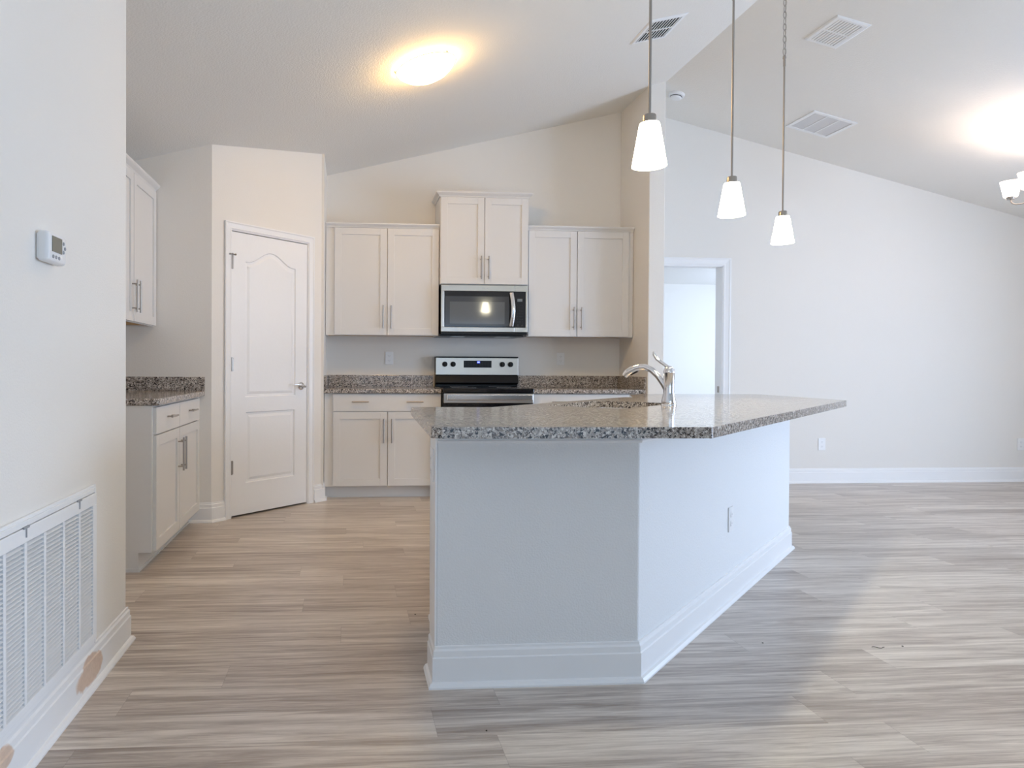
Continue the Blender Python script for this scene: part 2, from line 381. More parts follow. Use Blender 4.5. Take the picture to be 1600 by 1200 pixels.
# pantry door (structure with its hardware as parts)
def offs(loop, d):
    n = len(loop); out = []
    for i in range(n):
        a = Vector(loop[i-1]); b = Vector(loop[i]); c = Vector(loop[(i+1) % n])
        d0 = (b-a).normalized(); d1 = (c-b).normalized()
        n0 = Vector((-d0.y, d0.x)); n1 = Vector((-d1.y, d1.x)); k = (n0+n1)/max(0.3, 1+n0.dot(n1))
        out.append((b.x+k.x*d, b.y+k.y*d))
    return out
def molded_door():
    W, H = S1-S0-0.018, DH-0.018-0.008
    m = Mesh(); b = m.b
    lower = [(0.125, 0.225), (W-0.125, 0.225), (W-0.125, 0.745), (0.125, 0.745)]
    zt, za = 1.845, 1.935
    xa, xb = 0.118, W-0.118
    arch = []
    for i in range(25):
        t = i/24; x = xb+(xa-xb)*t
        u = abs(2*t-1); f = 0.5*(1+math.cos(math.pi*min(1, u/0.92)))
        arch.append((x, zt+(za-zt)*f))
    upper = [(xa, 0.855), (xb, 0.855)] + arch
    def loop(pts, y): return [b.verts.new((x, y, z)) for x, z in pts]
    def edges(vs): return [b.edges.new((vs[i], vs[(i+1) % len(vs)])) for i in range(len(vs))]
    O = loop([(0, 0), (W, 0), (W, H), (0, H)], 0); E = edges(O); ins = []
    for L0 in (lower, upper):
        v = loop(L0, 0); E += edges(v); ins.append((L0, v))
    bmesh.ops.triangle_fill(b, edges=E, use_beauty=True)
    for L0, v in ins:
        prev = v
        for d, y in ((0.006, 0.008), (0.020, 0.009), (0.040, 0.003), (0.046, 0.003)):
            cur = loop(offs(L0, d), y)
            for i in range(len(v)): b.faces.new([prev[i], prev[(i+1) % len(v)], cur[(i+1) % len(v)], cur[i]])
            prev = cur
        b.faces.new(prev)
    B = loop([(0, 0), (W, 0), (W, H), (0, H)], 0.035)
    for i in range(4): b.faces.new([O[i], B[i], B[(i+1) % 4], O[(i+1) % 4]])
    b.faces.new(B)
    bmesh.ops.recalc_face_normals(b, faces=b.faces[:])
    return m, W, H
dm, DW, DHH = molded_door()
door = dm.build('door_1', 'door', loc=(PXc+(S0+0.009)*D, PYc+(S0+0.009)*D, 0.014), rotz=math.pi/4, kind='structure')
for i, z in enumerate((1.78, 1.045, 0.30)):
    m = Mesh(); m.cyl((-0.004, -0.006, z), (-0.004, -0.006, z+0.10), 0.007, 10); m.box(-0.002, 0.012, -0.003, 0.001, z+0.002, z+0.098)
    if i == 0:
        m.cyl((-0.004, -0.006, z+0.10), (-0.004, -0.006, z+0.112), 0.009, 10)
        m.cyl((-0.028, -0.012, z+0.104), (0.022, -0.012, z+0.104), 0.0035, 8)
        m.cyl((-0.030, -0.012, z+0.104), (-0.024, -0.012, z+0.104), 0.007, 8); m.cyl((0.020, -0.012, z+0.104), (0.026, -0.012, z+0.104), 0.007, 8)
    m.build('hinge', 'hinge', door, label='satin nickel hinge' + (' with a doorstop pin' if i == 0 else ''))
lx, lz = DW-0.062, 0.927
m = Mesh(); m.lathe([(0.0, -0.012), (0.022, -0.012), (0.031, -0.006), (0.032, 0.0)][::-1], (lx, 0, lz), 24, (0, 1, 0))
m.cyl((lx, -0.010, lz), (lx, -0.045, lz), 0.011, 14)
m.tube([(lx+0.006, -0.046, lz-0.004), (lx-0.012, -0.050, lz-0.002), (lx-0.04, -0.052, lz+0.010), (lx-0.075, -0.049, lz+0.014), (lx-0.108, -0.047, lz+0.011)], [0.010, 0.010, 0.008, 0.0065, 0.005], 12)
m.build('door_handle', 'steelpol', door, smooth=True, label='curved satin nickel lever handle')
m = Mesh(); m.box(DW-0.0005, DW+0.0025, 0.005, 0.030, lz-0.028, lz+0.028); m.build('latch_plate', 'hinge', door)
m = Mesh(); m.box(0.03, 1.03, 0.13, 0.14, 0, 0.9); struct('pantry_shade_sheet', m, 'dark', loc=(PXc, PYc, 0), rotz=math.pi/4)   # shade inside the pantry, painted as a black sheet behind the door

# ------------------------------------------------------------------ cabinets
def bar_pull(parent, cx, cz, length, vertical, y):
    m = Mesh(); h = length/2; g = h-0.025; o = y-0.032
    if vertical:
        m.cyl((cx, o, cz-h), (cx, o, cz+h), 0.006, 12)
        for s in (-1, 1): m.cyl((cx, o, cz+s*g), (cx, y+0.001, cz+s*g), 0.0045, 10)
    else:
        m.cyl((cx-h, o, cz), (cx+h, o, cz), 0.006, 12)
        for s in (-1, 1): m.cyl((cx+s*g, o, cz), (cx+s*g, y+0.001, cz), 0.0045, 10)
    return m.build('handle', 'nickel', parent, smooth=True, label='brushed nickel bar pull')
def shaker(parent, x0, x1, z0, z1, y, handle=None, rail=0.058):
    m = Mesh(); g = 0.0015; x0 += g; x1 -= g; z0 += g; z1 -= g
    frame_box(m, x0, x1, z0, z1, rail, y-0.019, y)
    m.box(x0+rail-0.002, x1-rail+0.002, y-0.010, y-0.002, z0+rail-0.002, z1-rail+0.002)
    d = m.build('door', 'cab', parent, bevel=0.0012)
    if handle: bar_pull(d, handle[0], handle[1], handle[2], True, y-0.019)
    return d
def slab(parent, x0, x1, z0, z1, y, pulls, length=0.14):
    m = Mesh(); g = 0.0015
    m.box(x0+g, x1-g, y-0.019, y, z0+g, z1-g); d = m.build('drawer', 'cab', parent, bevel=0.0015)
    for px_ in pulls: bar_pull(d, px_, (z0+z1)/2+0.008, length, False, y-0.019)
    return d
CR = [(0, 0), (0.006, 0), (0.010, 0.010), (0.026, 0.024), (0.030, 0.030), (0.030, 0.038), (0, 0.038)]
def crown(parent, path, z, scale=1.0, side=1):
    m = Mesh(); m.sweep(path, [(a*scale, z+b*scale) for a, b in CR], side)
    # flat lid
    return m.build('crown_moulding', 'cab', parent)
def wall_cab(name, label, loc, rotz, w, depth, z0, z1, doors, gap, handle, crown_path, cs=1.0, rail=0.058):
    t = thing(name, label, 'cabinet', loc, rotz, 'white wall cabinets')
    m = Mesh(); m.box(0, w, 0.0, depth, z0+0.012, z1); m.box(0, w, 0, 0.018, z0, z0+0.012); m.box(0, 0.016, 0.018, depth, z0, z0+0.012); m.box(w-0.016, w, 0.018, depth, z0, z0+0.012)
    m.build('body', 'cab', t)
    m = Mesh(); m.box(0.017, w-0.017, 0.019, depth, z0+0.008, z0+0.0118); m.build('underside', 'cabin', t, label='unpainted wood underside')
    n = len(doors)
    for i, (a, c) in enumerate(doors):
        hx = c-0.032 if i == 0 else a+0.032
        shaker(t, a, c, z0+0.003, z1-0.004 if not crown_path else z1-0.006, 0.0, (hx, handle[0], handle[1]), rail)
    if crown_path: crown(t, crown_path, z1-0.004, cs)
    return t
ZU0, ZU1 = 1.368, 2.302
YU = 5.99
# left of the microwave : front frame at YU, doors proud
wall_cab('wall_cabinet', 'white two-door wall cabinet hanging between the pantry wall and the microwave', (PEX+0.004, YU, 0), 0, 0.787-PEX-0.006, YB-YU-0.002, ZU0, ZU1,
         [(-0.127-PEX, 0.327-PEX), (0.331-PEX, 0.785-PEX-0.006)], 0, (1.527, 0.20), [(0, -0.005), (0.787-PEX-0.006, -0.005)])
wall_cab('wall_cabinet', 'white two-door wall cabinet hanging between the microwave and the wing wall', (1.570, YU, 0), 0, 2.530-1.570, YB-YU-0.002, ZU0, ZU1+0.006,
         [(0.006, 2.013-1.570), (2.017-1.570, 2.485-1.570)], 0, (1.530, 0.20), [(0, -0.005), (0.957, -0.005)])
wall_cab('wall_cabinet', 'taller raised white two-door wall cabinet directly above the microwave', (0.789, 5.957, 0), 0, 0.779, YB-5.957-0.002, 1.815, 2.578,
         [(0.003, 0.3885), (0.3905, 0.776)], 0, (1.960, 0.20), [(0, 0.34), (0, -0.004), (0.779, -0.004), (0.779, 0.34)], 1.15)
wall_cab('wall_cabinet', 'white wall cabinet on the left kitchen wall beside the near wall edge', (-1.350, 3.84, 0), math.pi/2, 1.066, 0.278, ZU0, ZU1,
         [(0.003, 0.556), (0.560, 1.058)], 0, (1.527, 0.20), [(0, -0.005), (1.066, -0.005)], 1.25)

def base_cab(name, label, loc, rotz, w, depth, doors, drawers, dz=0.724, zt=0.874, toe=0.10, hz=(0.565, 0.20), fill=0.0, end_panel=False):
    t = thing(name, label, 'cabinet', loc, rotz, 'white base cabinets')
    m = Mesh(); m.box(0, w, 0.0, depth, toe, zt); m.box(0, w, 0.075, depth, 0, toe)
    m.build('body', 'cab', t, bevel=0.001)
    m = Mesh(); m.box(-0.0, w, 0.069, 0.075, 0.0, toe-0.001); m.box(0, w, 0.062, 0.069, 0, 0.012)
    if end_panel: m.box(-0.007, 0.0, 0.062, depth, 0, 0.018)
    m.build('toe_kick', 'cab', t)
    for i, (a, c) in enumerate(doors):
        hx = c-0.032 if i == 0 else a+0.032
        shaker(t, a, c, toe+0.004, dz-0.002, 0.0, (hx, hz[0], hz[1]))
    for a, c, pulls in drawers: slab(t, a, c, dz+0.002, zt-0.008 if end_panel else zt-0.004, 0.0, pulls)
    return t
YC = 5.735
base_cab('base_cabinet', 'white base cabinet with one wide drawer above two doors, left of the range', (PEX+0.004, YC, 0), 0, 0.776-PEX-0.004, YB-YC-0.002,
         [(-0.130-PEX, 0.321-PEX), (0.325-PEX, 0.774-PEX-0.004)], [(-0.130-PEX, 0.774-PEX-0.004, (0.095-PEX, 0.548-PEX))])
base_cab('base_cabinet', 'white base cabinet right of the range, mostly hidden behind the island', (1.552, YC, 0), 0, 2.532-1.552, YB-YC-0.002,
         [(0.004, 0.455), (0.459, 0.91)], [(0.004, 0.91, (0.23, 0.68))])
base_cab('base_cabinet', 'white base cabinet with two drawers above two doors along the left kitchen wall', (-1.040, 3.745, 0), math.pi/2, 1.160, 0.588,
         [(0.020, 0.528), (0.532, 1.090)], [(0.020, 0.528, (0.290,)), (0.532, 1.090, (0.815,))], dz=0.726, zt=0.884, end_panel=True)
# filler next to pantry at the far end is the body itself

# counters
def counter(label, pts, splashes, zb=0.875, group='granite worktops along the walls', name='countertop'):
    t = thing(name, label, 'worktop', (pts[0][0], pts[0][1], zb), 0, group)
    ox, oy = pts[0]
    m = Mesh(); m.prism([(x-ox, y-oy) for x, y in pts], 0, 0.037); m.build('slab', 'granite', t, bevel=0.008, seg=3)
    for b in splashes:
        m = Mesh(); m.box(b[0]-ox, b[1]-ox, b[2]-oy, b[3]-oy, 0.0372, 1.020-zb); m.build('backsplash', 'granite', t, bevel=0.002)
    return t
counter('speckled grey granite worktop between the pantry wall and the range', [(PEX+0.001, 5.695), (0.775, 5.695), (0.775, YB-0.001), (PEX+0.001, YB-0.001)], [(PEX+0.022, 0.776, YB-0.021, YB-0.001), (PEX+0.001, PEX+0.021, 5.70, YB-0.001)])
counter('speckled granite worktop right of the range, ending at the wing wall', [(1.554, 5.695), (2.533, 5.695), (2.533, YB-0.001), (1.554, YB-0.001)], [(1.554, 2.511, YB-0.021, YB-0.001), (2.513, 2.533, 5.70, YB-0.001)])
counter('speckled brown granite worktop in the left corner beside the pantry', [(-1.629, 3.735), (-1.000, 3.735), (-1.000, PYc-0.001), (-1.629, PYc-0.001)], [(-1.629, -1.000, PYc-0.021, PYc-0.001), (-1.629, -1.609, 3.74, PYc-0.022)], 0.885)

# ------------------------------------------------------------------ microwave
def microwave():
    W, Hh = 0.760, 0.434
    t = thing('microwave', 'stainless over-the-range microwave with black glass door', 'microwave', (0.795, 5.905, 1.372))
    m = Mesh(); m.box(0.004, W-0.004, 0.02, 0.39, 0.022, Hh); m.build('body', 'black', t)
    m = Mesh(); m.box(-0.012, W-0.03, 0.03, 0.39, -0.008, 0.010); m.box(0.002, W-0.002, 0.006, 0.39, 0.006, 0.028)
    m.build('vent_base', 'black', t, bevel=0.003)
    for fx in (0.10, 0.50):
        m = Mesh(); m.box(fx, fx+0.12, 0.06, 0.18, -0.010, -0.006); m.build('grease_filter', 'steel', t)
    # front: steel surround as a frame around the black glass
    m = Mesh(); xa, xb, za, zb = 0.028, 0.742, 0.070, 0.382
    m.box(0, 0.643, 0.0, 0.022, 0.030, za); m.box(0, 0.643, 0.0, 0.022, zb, Hh); m.box(0, xa, 0, 0.022, za, zb)
    d = m.build('door', 'steel', t, bevel=0.003)
    m = Mesh(); m.box(xa, 0.643, 0.002, 0.021, za, zb); m.build('door_glass', 'glassblack', d)
    m = Mesh(); m.box(xa+0.008, 0.594, 0.0008, 0.003, za+0.014, zb-0.045); m.build('window_border', 'mwband', d)
    m = Mesh(); m.box(xa+0.048, 0.556, 0.0, 0.0015, za+0.030, zb-0.092); m.build('window', 'mwglass', d)
    m = Mesh(); m.box(0.355, 0.385, -0.0012, 0, 0.408, 0.4105); m.box(0.398, 0.410, -0.0012, 0, 0.4075, 0.411); m.build('badge', 'grey', d, label='tiny grey lettering badge')
    # curved handle
    pts = []
    for i in range(13):
        u = i/12; z = za+0.012+(zb-za-0.024)*u; pts.append((0.613+0.012*math.sin(math.pi*u), -0.012-0.022*math.sin(math.pi*u), z))
    m = Mesh(); m.tube(pts, 0.009, 16, flat=2.0); m.box(0.600, 0.626, -0.014, 0.003, za+0.010, za+0.030); m.box(0.600, 0.626, -0.014, 0.003, zb-0.030, zb-0.010)
    m.build('handle', 'steelpol', d, smooth=True)
    m = Mesh(); m.box(0.6445, W, 0.0, 0.022, 0.030, za); m.box(0.6445, W, 0.0, 0.022, zb, Hh); m.box(xb, W, 0, 0.022, za, zb); p = m.build('control_panel', 'steel', t, bevel=0.002)
    m = Mesh(); m.box(0.6445, xb, 0.002, 0.021, za, zb); m.build('panel_glass', 'glassblack', p)
    m = Mesh(); m.box(0.668, 0.712, 0.0008, 0.003, 0.296, 0.320); m.build('display', 'greylcd', p)
    for r in range(7):
        for c in range(3):
            m = Mesh(); m.box(0.668+c*0.020, 0.672+c*0.020+(0.004 if r > 4 else 0), 0.0012, 0.003, 0.262-r*0.024, 0.265-r*0.024); m.build('key', 'keys', p)
    for kx in (0.672, 0.714):
        m = Mesh(); m.lathe([(0.006, 0), (0.006, 0.001)], (kx, 0.002, 0.090), 14, (0, -1, 0), True); m.build('key', 'keys', p)
microwave()

# ------------------------------------------------------------------ range
def cook_range():
    t = thing('range', 'stainless and black electric range with backguard knobs', 'stove', (0.780, 5.64, 0))
    W = 0.764
    m = Mesh(); m.box(0, W, 0.03, 0.62, 0.10, 0.885); m.box(0.02, W-0.02, 0.08, 0.60, 0, 0.10); m.build('body', 'black', t)
    m = Mesh(); m.box(0.000, W, -0.005, 0.615, 0.885, 0.922); m.build('cooktop', 'glassblack', t, bevel=0.006)
    for cx, cy, r in ((0.20, 0.16, 0.105), (0.57, 0.16, 0.085), (0.20, 0.43, 0.08), (0.57, 0.43, 0.10)):
        m = Mesh(); m.lathe([(r, 0.9222), (r, 0.9226), (r-0.003, 0.9226), (r-0.003, 0.9222)], (cx, cy, 0), 40)
        m.build('burner_ring', 'grey', t)
    m = Mesh(); m.box(0.006, W-0.006, 0.0, 0.035, 0.235, 0.800); d = m.build('oven_door', 'glassblack', t, bevel=0.004)
    m = Mesh(); m.box(0.006, W-0.006, -0.003, 0.035, 0.800, 0.878); m.build('door_band', 'steel', d, bevel=0.003)
    m = Mesh(); m.box(0.028, W-0.020, -0.040, -0.022, 0.824, 0.872); m.box(0.030, 0.052, -0.024, 0, 0.832, 0.866); m.box(W-0.046, W-0.024, -0.024, 0, 0.832, 0.866)
    m.build('handle', 'steelpol', d, bevel=0.006, seg=3)
    m = Mesh(); m.box(0.006, W-0.006, 0.0, 0.035, 0.11, 0.228); m.build('storage_drawer', 'steel', t, bevel=0.003)
    # backguard
    y0 = 0.575
    m = Mesh(); m.box(0.010, 0.770, y0+0.02, 0.655, 0.922, 1.186); m.box(0.009, 0.770, y0-0.008, 0.655, 1.182, 1.192); bgd = m.build('backguard', 'black', t, bevel=0.002)
    m = Mesh(); m.prism([(y0+0.02, 0.935), (y0-0.030, 0.955), (y0-0.002, 1.020), (y0+0.02, 1.024)], 0.010, 0.770, 'x'); m.build('vent_trim', 'black', bgd, bevel=0.003)
    m = Mesh(); m.prism([(y0+0.022, 1.026), (y0-0.006, 1.026), (y0+0.000, 1.181), (y0+0.022, 1.181)], 0.011, 0.769, 'x'); m.build('panel', 'steel', bgd, bevel=0.002)
    m = Mesh(); m.box(0.267, 0.522, y0-0.007, y0+0.004, 1.092, 1.155); m.build('control_glass', 'black', bgd)
    m = Mesh(); m.box(0.388, 0.416, y0-0.0078, y0-0.006, 1.132, 1.150); m.build('clock_display', 'bluelcd', bgd, label='small lit blue clock display')
    m = Mesh()
    for x in (0.394, 0.400, 0.407): frame_box(m, x, x+0.0045, 1.137, 1.146, 0.0012, y0-0.0090, y0-0.0083)
    m.build('clock_digits', 'digits', bgd)
    m = Mesh()
    for r in range(3):
        for c in range(9): m.box(0.279+c*0.026, 0.287+c*0.026, y0-0.0076, y0-0.006, 1.101+r*0.017, 1.1025+r*0.017) if not (3 < c < 6 and r == 2) else None
    m.build('key_print', 'keys', bgd)
    for x in (0.093, 0.168, 0.621, 0.697):
        m = Mesh(); m.lathe([(0.024, 0.0), (0.023, 0.022), (0.017, 0.026), (0.0, 0.026)], (x, y0-0.002, 1.122), 24, (0, -1, 0)); m.box(x-0.003, x+0.003, y0-0.033, y0-0.026, 1.102, 1.142)
        m.build('knob', 'black', bgd, smooth=True)
cook_range()

# ------------------------------------------------------------------ island
IA = (0.305, 2.345); IB = (1.020, 2.345); IC = (2.685, 4.010)
isl = thing('kitchen_island', 'bent kitchen island with grey-white drywall base and angled right side', 'island', (IA[0], IA[1], 0))
def il(p): return (p[0]-IA[0], p[1]-IA[1])
T = 0.14
c2 = (IC[0]-T*D, IC[1]+T*D); b2 = (IB[0]-T*math.tan(math.pi/8), IB[1]+T); a2 = (IA[0], IA[1]+T)
m = Mesh(); m.prism([il(p) for p in (IA, IB, IC, c2, b2, a2)], 0, 0.866); m.build('half_wall', 'island', isl, bevel=0.006, seg=3)
# cabinets behind the half wall
q0 = (IA[0]+0.062, a2[1]); Wc = 0.58
qb = (b2[0]-Wc*math.tan(math.pi/8), b2[1]+Wc); qc = (c2[0]-Wc*D-0.01, c2[1]+Wc*D-0.01)
m = Mesh()
back = [(q0[0], q0[1]+Wc), qb, qc, (c2[0]-0.01, c2[1]-0.01), b2, q0]
Wt = Wc-0.07
qbt = (b2[0]-Wt*math.tan(math.pi/8), b2[1]+Wt); qct = (c2[0]-Wt*D-0.01, c2[1]+Wt*D-0.01)
TH = 0.866
def lip(pts, z0, z1): m.prism([il(p) for p in pts], z0, z1)
# leave the sink bay open at the top
lip(back, 0.10, 0.66)
lip([(q0[0], q0[1]+Wt), qbt, qct, (c2[0]-0.01, c2[1]-0.01), b2, q0], 0.0, 0.10)
lip([(q0[0], q0[1]+Wc), (0.70, q0[1]+Wc), (0.70, q0[1]), q0], 0.66, TH)
m.build('cabinet_body', 'cab', isl)
# kitchen-side cabinet faces (turned away from the camera)
def edge_face(a, c, z0, z1, nm):
    a = Vector(a); c = Vector(c); d = (c-a); L_ = d.length; d.normalize(); nrm = Vector((-d.y, d.x))
    m = Mesh(); P = [a+nrm*0.001, c+nrm*0.001, c+nrm*0.02, a+nrm*0.02]
    m.prism([il((p.x, p.y)) for p in P], z0, z1); m.build(nm, 'cab', isl, bevel=0.002)
edge_face((0.375, q0[1]+Wc), (0.68, q0[1]+Wc), 0.104, 0.86, 'door')
v0 = Vector(qb); v1 = Vector(qc)
for k in range(3):
    a = v0.lerp(v1, 0.03+k*0.32); c = v0.lerp(v1, 0.03+(k+1)*0.32-0.005); edge_face(a, c, 0.104, 0.655 if True else 0.86, 'door')
# baseboard, split at the mitred corner: front, angled, ends
m = Mesh(); m.sweep([il(p) for p in ((IA[0], a2[1]), IA, IB, IC, c2)], BP, 1); m.build('baseboard', 'trim', isl)
m = Mesh(); m.sweep([il(p) for p in ((q0[0], q0[1]+Wt), (q0[0], q0[1]+0.01))], [(0, 0), (0.014, 0), (0.012, 0.012), (0, 0.018)], 1); m.build('shoe_moulding', 'trim', isl)
MP = [(0, 0.836), (0.010, 0.838), (0.012, 0.846), (0.006, 0.850), (0.018, 0.862), (0.018, 0.8665), (0, 0.8665)]
m = Mesh(); m.sweep([il(p) for p in (IA, IB, IC)], MP, 1); m.build('top_moulding', 'trim', isl)
m = Mesh(); m.box(-0.006, 0.0, -0.002, T, 0.14, 0.8665); m.build('end_trim', 'trim', isl)
# outlets on the island
def outlet_parts(parent, cx, cz, w=0.072, h=0.116, y=0.0, rot=None, origin=(0, 0, 0), switch=False):
    p = Mesh(); p.box(cx-w/2, cx+w/2, y-0.006, y, cz-h/2, cz+h/2)
    if not switch: p.mi = 0
    pl = p.build('faceplate', 'plastic', parent, loc=origin, rotz=rot or 0, bevel=0.002)
    for s in (-1, 1):
        r = Mesh(); zc = cz+s*0.021
        pts = [(cx+0.0165*math.copysign(abs(math.cos(a))**0.6, math.cos(a)), zc+0.0145*math.copysign(abs(math.sin(a))**0.75, math.sin(a))) for a in [2*math.pi*i/20 for i in range(20)]]
        r.prism(pts, y-0.0075, y-0.005, 'y'); r.mi = 1
        r.box(cx-0.0075, cx-0.0055, y-0.0078, y-0.0074, zc-0.004, zc+0.006); r.box(cx+0.0055, cx+0.0075, y-0.0078, y-0.0074, zc-0.003, zc+0.005)
        r.lathe([(0.002, 0), (0.002, 0.0004)], (cx, y-0.0074, zc-0.009), 8, (0, -1, 0), True)
        r.build('receptacle', ['plastic', 'grey'], parent if parent.type == 'EMPTY' and rot is None else pl)
    return pl
s_out = math.hypot(1.806-IB[0], 3.126-IB[1])
outlet_parts(isl, s_out, 0.387, rot=math.pi/4, origin=(IB[0]-IA[0], 0, 0))['label'] = 'white duplex outlet on the angled side'
outlet_parts(isl, -0.070, 0.755, w=0.070, h=0.116, rot=-math.pi/2, origin=(-0.006, 0, 0))['label'] = 'white outlet on the left end'

# island worktop with sink cut-out
top = [(0.268, 2.20), (1.195, 2.185), (3.055, 4.02), (3.05, 4.95), (2.20, 4.95), (2.02, 4.83), (1.86, 4.40), (1.80, 4.40), (0.70, 3.30), (0.300, 3.30)]
def rounded(pts, radii, seg=6):
    out = []; n = len(pts)
    for i in range(n):
        r = radii[i]; p = Vector(pts[i]); a = Vector(pts[i-1]); c = Vector(pts[(i+1) % n])
        if r <= 0: out.append(tuple(p)); continue
        u = (a-p).normalized(); v = (c-p).normalized(); ang = u.angle(v); t = min(r/math.tan(ang/2), (a-p).length*.45, (c-p).length*.45); r = t*math.tan(ang/2)
        cen = p+(u+v).normalized()*(r/math.sin(ang/2)); s = p+u*t-cen; e_ = p+v*t-cen
        a0 = math.atan2(s.y, s.x); a1 = math.atan2(e_.y, e_.x); da = (a1-a0+math.pi) % (2*math.pi)-math.pi
        for k in range(seg+1):
            q = a0+da*k/seg; out.append((cen.x+r*math.cos(q), cen.y+r*math.sin(q)))
    return out
top_r = rounded(top, [0.035, 0.012, 0.03, 0.04, 0.04, 0.04, 0.0, 0.0, 0.0, 0.02])
hole = [(0.985, 3.44), (1.310, 3.165), (1.785, 3.645), (1.455, 3.935)]
hole_r = rounded(hole, [0.07]*4, 6)
ct = thing('countertop', 'large bent granite worktop on the island, overhanging on the right', 'worktop', (0.268, 2.20, 0.868))
def slab_with_hole(outer, inner, h, off):
    m = Mesh(); b = m.b
    def lp(pts, z): return [b.verts.new((x-off[0], y-off[1], z)) for x, y in pts]
    A, Bv = lp(outer, h), lp(inner, h); E = []
    for vs in (A, Bv): E += [b.edges.new((vs[i], vs[(i+1) % len(vs)])) for i in range(len(vs))]
    bmesh.ops.triangle_fill(b, edges=E, use_beauty=True)
    fs = b.faces[:]
    r = bmesh.ops.extrude_face_region(b, geom=fs)
    for v in [g for g in r['geom'] if isinstance(g, bmesh.types.BMVert)]: v.co.z -= h
    bmesh.ops.recalc_face_normals(b, faces=b.faces[:]); return m
slab_with_hole(top_r, hole_r, 0.037, (0.268, 2.20)).build('slab', 'granite', ct, bevel=0.007, seg=3)

# sink
sk = thing('kitchen_sink', 'stainless undermount sink set into the island worktop', 'sink', (1.384, 3.546, 0.66))
cx_, cy_ = 1.384, 3.546
def ring(off, z):
    return [(x-cx_, y-cy_, z) for x, y in offs(hole_r, off)]
cw = sum((hole_r[i-1][0]*hole_r[i][1]-hole_r[i][0]*hole_r[i-1][1]) for i in range(len(hole_r)))
sg = 1 if cw > 0 else -1
m = Mesh(); m.rings([ring(-0.02*sg, 0.2075), ring(0.004*sg, 0.2075), ring(0.006*sg, 0.19), ring(0.012*sg, 0.03), ring(0.05*sg, 0.01), ring(0.06*sg, 0.008)], cap=False)
b_ = m.b; b_.faces.new([v for v in list(b_.verts)[-len(hole_r):]])
m.build('bowl', 'steelpol', sk, smooth=True)
m = Mesh(); m.lathe([(0.05, 0.009), (0.045, 0.014), (0.03, 0.012), (0.0, 0.010)], (0, 0, 0), 24); m.build('drain', 'chrome', sk, smooth=True)

# faucet : local x = toward the sink
fa = thing('faucet', 'chrome single-lever kitchen faucet beside the island sink', 'faucet', (1.648, 3.440, 0.905), math.radians(135))
m = Mesh(); m.lathe([(0.0, 0.0), (0.038, 0.0), (0.038, 0.006), (0.035, 0.010), (0.036, 0.016), (0.0345, 0.030), (0.029, 0.052), (0.027, 0.07), (0.027, 0.165), (0.0285, 0.168), (0.0285, 0.176), (0.026, 0.180), (0.025, 0.188), (0.020, 0.197), (0.010, 0.204), (0.0, 0.205)], (0, 0, 0), 32)
m.build('body', 'chrome', fa, smooth=True)
m = Mesh(); m.tube([(0.010, 0, 0.075), (0.028, 0, 0.110), (0.055, 0, 0.150), (0.090, 0, 0.183), (0.125, 0, 0.198), (0.155, 0, 0.197)], [0.013, 0.0145, 0.0155, 0.016, 0.0165, 0.017], 16)
m.build('spout', 'chrome', fa, smooth=True)
m = Mesh(); m.tube([(0.153, 0, 0.1975), (0.175, 0, 0.192), (0.200, 0, 0.180), (0.222, 0, 0.164), (0.234, 0, 0.150)], [0.018, 0.019, 0.020, 0.020, 0.017], 16)
m.build('spray_head', 'chrome', fa, smooth=True)
m = Mesh(); m.tube([(0.165, 0, 0.178), (0.185, 0, 0.170), (0.203, 0, 0.158)], [0.008, 0.009, 0.007], 10); m.build('spray_button', 'black', fa, smooth=True)
m = Mesh(); m.tube([(0.004, 0, 0.196), (0.022, 0, 0.210), (0.045, 0, 0.226), (0.062, 0, 0.240), (0.075, 0, 0.262), (0.080, 0, 0.280)], [0.012, 0.011, 0.0105, 0.011, 0.012, 0.007], 14, flat=0.8)
m.build('handle', 'chrome', fa, smooth=True)

# ------------------------------------------------------------------ outlets on walls
def wall_outlet(label, x, z, y=YB, grp='wall outlets'):
    t = thing('wall_outlet', label, 'outlet', (x, y-0.0005, z), 0, grp); outlet_parts(t, 0, 0); return t
wall_outlet('white wall outlet above the backsplash left of the range', 0.372, 1.175)
wall_outlet('white wall outlet above the backsplash right of the range', 1.972, 1.178)
wall_outlet('white wall outlet on the great room wall just right of the island end', 4.537, 0.373)
wall_outlet('white wall outlet on the great room wall at the right edge of the photo', 6.590, 0.365)

# ------------------------------------------------------------------ thermostat
def thermostat():
    t = thing('thermostat', 'white wall thermostat with small grey screen on the near left wall', 'thermostat', (XL, 2.0, 1.435), math.pi/2)
    # local x -> +Y, local -y -> +X
    m = Mesh(); m.box(0.004, 0.118, -0.010, 0, -0.036, 0.036); m.build('wall_plate', 'plastic', t, bevel=0.004)
    m = Mesh(); m.rings([[(x, y, z) for x, z in rounded([(0+i, -0.043+i), (0.124-i, -0.043+i), (0.124-i, 0.043-i), (0+i, 0.043-i)], [0.008]*4, 4)] for i, y in ((0.003, -0.006), (0.0, -0.012), (0.0, -0.026), (0.003, -0.034), (0.006, -0.0365))])
    m.build('housing', 'plastic', t, smooth=True)
    m = Mesh(); m.box(0.022, 0.088, -0.0385, -0.035, -0.013, 0.031); m.build('screen', 'lcd', t, label='brownish grey LCD screen')
    for x, z in ((0.030, -0.027), (0.050, -0.027), (0.070, -0.027), (0.101, 0.020), (0.101, -0.005), (0.111, 0.007)):
        m = Mesh(); m.lathe([(0.0055, 0), (0.0050, 0.002), (0.0, 0.0022)], (x, -0.0365, z), 12, (0, -1, 0)); m.build('button', 'grey', t)
thermostat()

